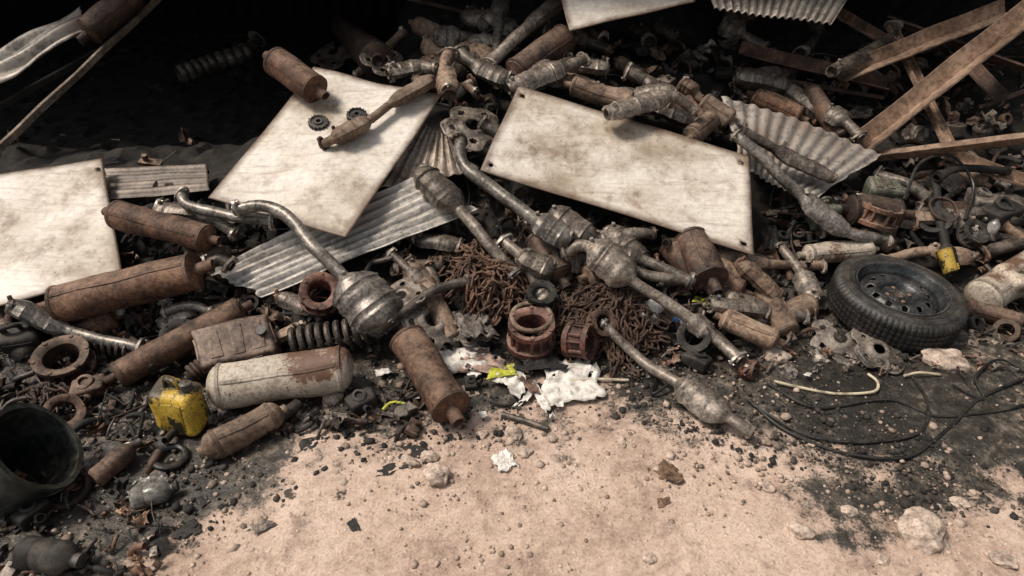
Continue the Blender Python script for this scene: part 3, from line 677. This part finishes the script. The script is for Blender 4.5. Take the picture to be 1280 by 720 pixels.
ring_hub((868, 420, .06), 22, 1.2, (-.3, -.7, .6), DARK, "engine_part"); ring_hub((226, 424, .08), 24, 1., (.2, -.3, 1), DARK, "engine_part")
def housing(c, s, mat=DARK, name="engine_part", rot=0.):
    """cast housing: block body, boss, side lugs and outlet neck"""
    c = P(*c); r = px(s, c); m = M(); X = V3(math.cos(rot), math.sin(rot), .1); Y = V3(-math.sin(rot), math.cos(rot), 0); Zz = nrm(np.cross(X, Y))
    rbox(m, c, X * r, Y * r * .7, Zz * r * .55, .4, 0, 3, 3); lathe(m, c + Zz * r * .5, Zz + Y * -.3, [(.5 * r, 0), (.5 * r, .25 * r), (.38 * r, .3 * r), (.3 * r, .3 * r), (.3 * r, .1 * r)], 24)
    for q in (-1, 1): rbox(m, c + X * q * r * 1.1 - Zz * r * .3, X * r * .3, Y * r * .3, Zz * r * .12, .4, 0, 2, 1); lathe(m, c + X * q * r * 1.15 - Zz * r * .2, Zz, [(.12 * r, 0), (.12 * r, .2 * r)], 6)
    pa, _ = smooth_path([c - Y * r * .5, c - Y * r * 1.1 + Zz * r * .1, c - Y * r * 1.4 + Zz * r * .5], .006); sweep(m, pa, r * .25, 16)
    return m.build(name, [mat], .008, 14)
housing((452, 502, .03), 18, rot=.6); housing((588, 480, .03), 10, rot=1.8); housing((112, 486, .04), 20, RUSTD, rot=.3); housing((190, 452, .06), 18, rot=-.5); housing((1250, 268, .08), 22, rot=.4); housing((40, 640, .03), 20, rot=1.); housing((872, 450, .03), 16, rot=2.4); housing((1225, 250, .08), 18, GREY, rot=1.4)
ring((84, 612, .02), 24, (.1, -.15, 1), .2, RUSTR, "rusty_ring"); ring((212, 572, .015), 19, (.1, .1, 1), .25)
for u, v in ((446, 144), (398, 153)): pp = on(1, u, v, .012); gear(pp, px(12, pp), PLN[1][1] + V3(.1, 0, 0))
ring((1180, 262, .12), 18, (.1, -.5, 1), .1, RUSTD, "rusty_ring")
plate((592, 158, .17), 42, (.2, -.35, 1), 5, CATD); plate((1050, 425, .03), 38, (-.1, -.3, 1), 5, GREY, broken=1.1); plate((1098, 438, .03), 36, (.15, -.2, 1), 4, GREY, ph=.5)
plate((502, 372, .14), 32, (-.3, -.3, 1), 4, CATD, "metal_bracket"); plate((540, 402, .10), 42, (.5, -.4, 1), 5, GREY, "metal_bracket", 1.5)
plate((588, 410, .05), 30, (.1, -.3, 1), 6, CATD, "metal_bracket", 2.); plate((420, 66, .2), 34, (-.2, -.3, 1), 4, CATD, "metal_bracket", 1.2)
plate((480, 76, .13), 30, (.3, -.3, 1), 5, CATD, "metal_bracket"); plate((1000, 372, .04), 34, (0, -.3, 1), 5, DARK, "metal_bracket")

# chains
chain_pile((606, 358, .0), 58, .9, 440, mound=.11); chain_pile((764, 404, .0), 74, .62, 600, mound=.08); chain_pile((66, 505, 0), 30, .7, 90, mound=.05, mat=RUSTD)
chain_pile((700, 388, .0), 40, .6, 150, mound=.05, mat=RUSTD)

# canisters, bottles, bucket
c = P(224, 508, .085); canister(c, V3(.078, -.02, 0), V3(.01, .05, 0), V3(0, .01, .075), YEL, "oil_canister")
c = P(296, 430, .10); canister(c, V3(.125, .05, .0), V3(-.035, .07, .03), V3(.0, -.015, .035), REDP, "rusted_fuel_tank", handle=False)
c = P(1106, 240, .11); canister(c, V3(.085, .0, -.01), V3(0, .05, .01), V3(.0, -.01, .05), GREEN, "fuel_canister", handle=False)
c = P(1266, 352, .10); canister(c, V3(.08, .03, .0), V3(-.02, .06, .01), V3(.0, -.02, .07), CREAM, "fuel_canister")
c = P(1030, 268, .10); canister(c, V3(.06, .0, 0), V3(0, .04, .0), V3(.0, .0, .06), GREEN, "fuel_canister")
c = P(30, 422, .05); canister(c, V3(.07, .03, .0), V3(-.02, .05, .01), V3(.0, -.02, .05), DARK, "oil_canister")
def bucket():
    m = M(); c = P(6, 590, .11); ax = nrm(V3(.62, .16, .45)); r = .135
    lathe(m, c, ax, [(.10, -.16), (.112, -.08), (.124, 0), (r, .12), (r + .008, .125), (r + .008, .14), (r - .006, .14), (r - .008, .12), (.094, -.15), (.001, -.15)], 56)
    a, b, x = basis(ax); th = np.linspace(0, pi, 24); path = c + x * .12 + (np.cos(th) * r * 1.04)[:, None] * b + (np.sin(th) * r * .95)[:, None] * nrm(a * .4 - x * .9)
    sweep(m, path, .004, 6, 0, 1, None, False); m.build("plastic_bucket", [worn("dark_green_plastic", (.008, .011, .010), (.020, .026, .024), (.05, .058, .053), 0, .4, 6, .2, vary=.02)], .016, 5)
bucket()
def bottle(c, ax, L, r, mat, name="plastic_bottle", cap=WHITE):
    m = M(); lathe(m, c, ax, [(r * .8, 0), (r, .06 * L), (r, .25 * L), (r * .94, .28 * L), (r, .31 * L), (r, .62 * L), (r * .8, .74 * L), (r * .35, .84 * L), (r * .33, .9 * L)], 24)
    lathe(m, np.array(c) + nrm(np.array(ax)) * L * .88, ax, [(r * .42, 0), (r * .42, L * .1)], 16, 1); m.build(name, [mat, cap], .006, 14)
GL = worn("cloudy_plastic", (.07, .07, .062), (.16, .155, .14), (.3, .28, .25), 0, .25, 8, .1)
bottle(P(116, 600, .03), (.5, .75, .1), .17, .034, RUSTD, cap=BLK); bottle(P(165, 625, .03), (.9, .35, .02), .13, .035, GL, cap=DARK); bottle(P(150, 392, .05), (.1, .1, 1), .11, .022, GL)
bottle(P(212, 385, .06), (-.3, .1, 1), .09, .02, GL, cap=BLUE); bottle(P(855, 405, .05), (.1, .3, 1), .06, .016, WHITE, cap=BLUE)
bottle(P(1230, 300, .04), (.3, .1, 1), .12, .025, GL, cap=BLK); bottle(P(878, 383, .05), (.9, .2, .2), .08, .014, YEL, cap=YEL)
bottle(P(30, 690, .03), (.9, -.2, .1), .2, .045, DARK, cap=BLK)

def wheel():
    c = P(1119, 376, .085); Rr = .248; w = .07; n_ = nrm(V3(.06, -.05, 1)); emp = bpy.data.objects.new("car_wheel", None); scene.collection.objects.link(emp); emp.location = c
    def fin(m, nm, mats, **k):
        o = m.build(nm, mats, **k); o.parent = emp; o.location = Vector(o.location) - Vector(c)
    m = M(); pr = [(.67 * Rr, .70 * w), (.685 * Rr, .86 * w), (.71 * Rr, .95 * w), (.73 * Rr, .97 * w), (.735 * Rr, 1.0 * w), (.80 * Rr, 1.04 * w), (.805 * Rr, 1.01 * w), (.86 * Rr, 1.0 * w), (.90 * Rr, .96 * w), (.905 * Rr, .93 * w), (.95 * Rr, .86 * w), (.98 * Rr, .76 * w), (.993 * Rr, .66 * w)]
    tr = []
    for z in (.62, .30, -.02, -.34): tr += [(Rr, z * w), (Rr, (z - .22) * w), (.965 * Rr, (z - .23) * w), (.965 * Rr, (z - .30) * w)]
    pr = pr + tr + [(.993 * Rr, -.66 * w), (.97 * Rr, -.8 * w), (.9 * Rr, -.95 * w), (.78 * Rr, -1.02 * w), (.70 * Rr, -.95 * w), (.67 * Rr, -.7 * w)]
    def rm(k, th):
        o = np.ones_like(th); s = (np.arange(len(th)) % 3 == 0)
        if 10 <= k <= 12 + len(tr) + 1: o = np.where(s, .98, 1.)
        return o
    lathe(m, c, n_, pr, 216, 0, True, rm); fin(m, "tyre", [RUB], ang=28)
    m = M(); lathe(m, c, n_, [(.70 * Rr, .90 * w), (.695 * Rr, .97 * w), (.67 * Rr, .98 * w), (.65 * Rr, .88 * w), (.64 * Rr, .70 * w), (.615 * Rr, .62 * w), (.60 * Rr, .40 * w), (.58 * Rr, .1 * w), (.57 * Rr, -.6 * w), (.64 * Rr, -.8 * w), (.695 * Rr, -.96 * w), (.71 * Rr, -.9 * w), (.66 * Rr, -.6 * w), (.61 * Rr, -.5 * w), (.62 * Rr, .5 * w), (.68 * Rr, .75 * w)], 96, 0, True); fin(m, "rim", [RIM], ang=40)
    m = M(); a, b, x = basis(n_); nr, ns = 34, 180; V = []; G = []
    for i in range(nr + 1):
        q = .08 + (.585 - .08) * i / nr
        z = np.interp(q, [.08, .12, .17, .2, .26, .30, .36, .44, .50, .585], [.40, .42, .36, .32, .34, .55, .66, .66, .48, .34])
        for j in range(ns):
            t = j / ns * 2 * pi; V.append(c + Rr * q * (math.cos(t) * a + math.sin(t) * b) + x * z * w); G.append((q, t))
    hl = [(.44, (i + .5) / 12 * 2 * pi, .044) for i in range(12)] + [(.19, (i + .5) / 4 * 2 * pi, .016) for i in range(4)]
    V = np.array(V); kill = set()
    for k, (q, t) in enumerate(G):
        for hq, ht, hr in hl:
            dx, dy = q * math.cos(t) - hq * math.cos(ht), q * math.sin(t) - hq * math.sin(ht); dd = math.hypot(dx, dy)
            if dd < hr * .9: kill.add(k)
            elif dd < hr + .013: V[k] += Rr * (a * dx + b * dy) / dd * (hr - dd) * .8
    Fc = [(i * ns + j, i * ns + (j + 1) % ns, (i + 1) * ns + (j + 1) % ns, (i + 1) * ns + j) for i in range(nr) for j in range(ns)]
    m.add(V, [f for f in Fc if not any(k in kill for k in f)]); fin(m, "disc", [RIM], solid=.004)
    m = M()
    for i in range(4):
        t = i / 4 * 2 * pi; lathe(m, c + Rr * .18 * (math.cos(t) * a + math.sin(t) * b) + x * .3 * w, x, [(.009, 0), (.009, .012), (.006, .014)], 6)
    lathe(m, c + x * .1 * w, x, [(.075 * Rr, 0), (.075 * Rr, .3 * w), (.06 * Rr, .34 * w), (.02, .34 * w)], 24); fin(m, "hub_bolts", [RUSTD])
wheel()

cable([(935, 500, .01), (985, 540, .008), (1060, 568, .008), (1130, 572, .008), (1176, 545, .008), (1222, 500, .008), (1268, 478, .01), (1300, 470, .01)], 2.2)
cable([(960, 480, .01), (1020, 510, .008), (1110, 500, .01), (1170, 520, .008), (1240, 515, .008), (1285, 505, .01)], 1.6)
cable([(1140, 470, .01), (1160, 505, .008), (1150, 540, .008), (1090, 552, .008), (1010, 545, .01), (940, 505, .01)], 1.8)
cable([(1190, 480, .02), (1230, 500, .008), (1220, 470, .02), (1250, 450, .02), (1290, 470, .01)], 1.6)
cable([(820, 470, .02), (815, 492, .02), (835, 480, .03), (850, 470, .02)], 2)
cable([(1130, 250, .15), (1150, 205, .2), (1190, 195, .2), (1216, 230, .14), (1205, 275, .1)], 2)
cable([(968, 477, .02), (1000, 484, .015), (1050, 492, .012), (1092, 490, .015), (1097, 478, .02), (1085, 468, .02)], 1.8, HOSE, "pale_hose")
cable([(712, 476, .03), (745, 474, .02), (785, 475, .02)], 1.8, HOSE, "pale_hose"); cable([(1130, 470, .012), (1150, 466, .02), (1175, 468, .012)], 1.6, HOSE, "pale_hose")
cable([(478, 512, .012), (488, 503, .02), (505, 504, .02), (516, 514, .01)], 2., LIME, "lime_strap")
cable([(612, 502, .02), (640, 505, .012), (662, 480, .02)], 1.5)
cable([(628, 518, .012), (655, 526, .012), (686, 537, .012)], 4, CATD, "metal_rod", True)

scrap_paper((716, 476, .01), 72, 60, WHITE, rot=.1, amp=.3); scrap_paper((642, 480, .02), 38, 40, WHITE, rot=.9, amp=.5); scrap_paper((676, 500, .02), 9, 70, WHITE, rot=.35, amp=.3, name="plastic_strip")
scrap_paper((660, 496, .015), 8, 44, WHITE, rot=-.6, amp=.3, name="plastic_strip")
scrap_paper((628, 577, .0), 30, 30, WHITE, rot=.5, amp=.4); scrap_paper((598, 454, .02), 52, 44, CLOTHP, "dusty_rag", .2, amp=.5); scrap_paper((626, 466, .03), 30, 18, LIME, "lime_wrapper", .2)
scrap_paper((592, 408, .07), 50, 46, GREY, "crumpled_foil", .3, amp=.5); scrap_paper((668, 456, .03), 60, 28, DARK, "plastic_sheet", .1)
scrap_paper((578, 440, .02), 74, 60, WHITE, "plastic_bag", .1, amp=.35, lift=-.004); scrap_paper((478, 468, .02), 20, 12, WHITE, rot=.4); scrap_paper((838, 594, 0), 26, 34, LEAF, "dry_leaf", .7, amp=.6, lift=.004); scrap_paper((830, 628, 0), 20, 12, LEAF, "dry_leaf", .2, amp=.3, lift=.003)
scrap_paper((660, 482, .03), 16, 40, RUSTR, "red_wrapper", .5); scrap_paper((388, 562, 0), 40, 34, DARK, "rubber_scrap", .1, amp=.2); scrap_paper((330, 660, 0), 22, 14, GREY, "rubber_scrap", .5, amp=.3)
for u, v, s_, mt, nm in ((612, 448, 12, BLUE, "blue_plastic_scrap"), (690, 462, 10, BLUE, "blue_plastic_scrap"), (846, 402, 12, BLUE, "blue_plastic_scrap"), (555, 468, 14, WHITE, "paper_scrap"), (742, 466, 12, WHITE, "paper_scrap"), (700, 506, 10, WHITE, "paper_scrap"), (604, 520, 9, WHITE, "paper_scrap"),
                         (640, 460, 12, LIME, "yellow_plastic_scrap"), (872, 376, 12, LIME, "yellow_plastic_scrap"), (520, 498, 9, WHITE, "paper_scrap"), (460, 474, 14, WHITE, "paper_scrap"), (165, 556, 12, WHITE, "paper_scrap"), (1010, 470, 9, WHITE, "paper_scrap"), (590, 468, 16, WHITE, "paper_scrap"), (660, 448, 10, LIME, "yellow_plastic_scrap")):
    scrap_paper((u, v, .02), s_, s_ * .9, mt, nm, R_.random() * 3, amp=.4, lift=.006, n=8)
for u, v, w in ((442, 568, 20), (380, 606, 22), (386, 588, 14), (237, 665, 22), (442, 657, 14), (492, 575, 44), (420, 536, 20), (390, 648, 8), (300, 600, 14), (560, 548, 12), (515, 570, 24), (250, 625, 16)):
    scrap_paper((u, v, 0), w, w * 1.3, DARK, "rubber_scrap", R_.random() * 3, amp=.15, lift=.004, n=12)
scrap_paper((190, 612, .02), 50, 36, GL, "plastic_bag", .3, amp=.4)

STONE = worn("stone", (.2, .155, .125), (.38, .30, .24), (.55, .445, .365), 0, .85, 16, .3, (.55, .43, .345), vary=.1)
for u, v, r in ((1182, 456, 24), (548, 596, 20), (1152, 668, 32), (968, 446, 18), (416, 500, 13), (642, 542, 12), (588, 492, 12), (655, 566, 10), (602, 545, 9), (1000, 665, 14), (536, 572, 11), (1248, 700, 16), (812, 700, 9), (775, 552, 8), (512, 578, 10), (690, 548, 8), (812, 392, 17), (1060, 640, 9), (1200, 630, 10), (960, 610, 8), (1100, 702, 11)):
    m = M(); c = P(u, v, .0); r = px(r, c); rock_geo(m, (c[0], c[1], c[2] + r * .2), r, 4, .6 if v > 400 else .9); m.build("rock" if v > 400 else "white_rock", [STONE if v > 400 else WHITE], .004, 22, 30)

def gravel_mat():
    m, n, l, bs = nt("gravel_stones"); at = n.new('ShaderNodeAttribute'); at.attribute_name = 'tint'; v = coords(n, l, obj=False); b = nz(n, l, v, 90, 3)
    col = ramp(n, l, at.outputs['Fac'], [(0., (.014, .013, .011)), (.35, (.075, .060, .047)), (.6, (.35, .265, .205)), (1., (.63, .50, .405))])
    l.new(mixc(n, l, 1., col, ramp(n, l, b, [(.3, .55), (.6, 1.)]), 'MULTIPLY'), bs.inputs['Base Color']); bs.inputs['Roughness'].default_value = .85; return m
m = M(); k = 0
while k < 6800:
    x = R_.uniform(-1.9, 2.1); y = R_.uniform(.9, 2.5); yb = float(np.interp(x, bx, by)); d = y - yb
    pr = .45 if d < -.15 else (1. if d < .35 else .5)
    if noise.noise(Vector((x * 3, y * 3, 7))) + R_.uniform(-.6, .6) < (.05 if d < -.15 else .1 - .5 * (pr > .9)): continue
    if R_.random() > pr: continue
    r = min(.022, .0025 + R_.expovariate(1 / .0029)); tint = R_.uniform(.45, .95) if d < -.1 else R_.uniform(0, .9) ** 2.0
    rock_geo(m, (x, y, (-r * .05 if d < -.1 else r * .2) + .002 + H(x, y)), r, 1, .7, 0, tint); k += 1
m.build('gravel', [gravel_mat()], ang=0, attr='tint')

def debris(n, name, region, smin, smax, seed, mats=(0, 0, 1, 2, 3, 3, 4, 5, 5, 5, 6), rings=True):
    rr = random.Random(seed); m = M(); cnt = 0
    while cnt < n:
        u, v = rr.uniform(*region[0]), rr.uniform(*region[1]); p = P(u, v, .01)
        if p[1] > 4.6: cnt += 1; continue
        if blocked(u, v): cnt += .3; continue
        s = rr.uniform(smin, smax) * (.6 + .4 * rr.random()); a = rr.random() * 2 * pi; ax = nrm(V3(rr.gauss(0, .5), rr.gauss(0, .5) - .2, 1)); A, B, X_ = basis(ax); A, B = A * math.cos(a) + B * math.sin(a), B * math.cos(a) - A * math.sin(a)
        mt = rr.choice(mats); k = rr.random(); c = p + V3(0, 0, s * .25)
        if k < .34 or (not rings and .55 <= k < .62):
            nn = 8; V = []; o = rr.random() * 50; cv = rr.uniform(-1.2, 1.2); asp = rr.uniform(.25, 1)
            for j in range(nn):
                for i in range(nn):
                    x, y = i / (nn - 1) - .5, j / (nn - 1) - .5; sk = x + .5 * noise.noise(Vector((o, y * 2, 0))); q = 1 + .4 * noise.noise(Vector((x * 2, y * 2, o)))
                    V.append(c + s * 1.4 * (A * sk * q + B * y * q * asp + X_ * (cv * x * x + .35 * noise.noise(Vector((x * 3 + o, y * 3, 0))))))
            F1 = [(j * nn + i, j * nn + i + 1, (j + 1) * nn + i + 1, (j + 1) * nn + i) for j in range(nn - 1) for i in range(nn - 1)]; m.add(V, F1, mt)
        elif k < .55:
            q = [c - A * s, c + X_ * s * rr.uniform(0, .3), c + A * s * .7 + B * s * rr.uniform(-.5, .5)]; pa, _ = smooth_path(q, s * .25); sweep(m, pa, s * rr.uniform(.1, .25), 12, mt)
        elif k < .60:
            t_ = rr.uniform(.2, .45); lathe(m, c, ax, [(s * .5, -s * t_ / 2), (s * .3, -s * t_ / 2), (s * .3, s * t_ / 2), (s * .42, s * t_ / 2), (s * .5, s * t_ * .4)], 20, mt, True)
        elif k < .76:
            d = nrm(A + X_ * .2); lathe(m, c - d * s * .5, d, [(s * .14, 0), (s * .14, s * .12), (s * .08, s * .13), (s * .08, s)], 6, mt)
        elif k < .90:
            rbox(m, c, A * s * .5, B * s * rr.uniform(.15, .4), X_ * s * rr.uniform(.08, .25), .3, mt, 2)
            lathe(m, c + A * s * .2, ax, [(s * .12, 0), (s * .12, s * .4)], 10, mt)
        else:
            q = [c - A * s * 1.6, c + B * s * rr.uniform(-.3, .3) + X_ * s * .2, c + A * s * 1.6]; pa, _ = smooth_path(q, s * .3); sweep(m, pa, s * .05, 6, mt)
        cnt += 1
    m.build(name, [RUSTD, RUST, RUSTT, CATD, CAT, DARK, GREY], .004, 14)
debris(1000, "scrap_metal_debris", ((-60, 1340), (225, 420)), .03, .10, 1)
debris(420, "scrap_metal_debris", ((520, 1340), (60, 230)), .04, .11, 2)
debris(520, "scrap_metal_debris", ((-60, 560), (380, 545)), .02, .08, 3, (0, 0, 3, 3, 5, 5, 5, 6, 1), False)
debris(240, "scrap_metal_debris", ((560, 1300), (400, 470)), .015, .05, 4, (0, 3, 4, 5, 5, 6, 1))
debris(16, "scrap_metal_debris", ((-40, 330), (150, 230)), .05, .12, 5, (5, 5, 3, 0))  # dark metals only, shade of the recess put into their colour
debris(240, "scrap_metal_debris", ((-60, 200), (500, 720)), .012, .06, 6, (5, 5, 3, 0, 6, 1), False)

# ================================================================== LIGHT (hazy daylight from the left)
w = bpy.data.worlds.new("World"); scene.world = w; w.use_nodes = True; n = w.node_tree.nodes; l = w.node_tree.links
SE, SA = math.radians(60), math.radians(268)
sky = n.new('ShaderNodeTexSky'); sky.sky_type = 'NISHITA'; sky.sun_disc = False; sky.sun_elevation = SE; sky.sun_rotation = SA; sky.dust_density = 5; sky.ozone_density = .5
hs = n.new('ShaderNodeHueSaturation'); hs.inputs['Saturation'].default_value = .25; l.new(sky.outputs[0], hs.inputs['Color']); l.new(hs.outputs[0], n['Background'].inputs[0]); n['Background'].inputs[1].default_value = .105
sd = bpy.data.lights.new("sun", 'SUN'); sd.energy = 3.1; sd.angle = math.radians(14); sd.color = (1, .88, .76); so = bpy.data.objects.new("sun", sd); scene.collection.objects.link(so)
dv = Vector((math.sin(SA) * math.cos(SE), math.cos(SA) * math.cos(SE), math.sin(SE))); so.rotation_euler = dv.to_track_quat('Z', 'Y').to_euler(); so.location = dv * 20
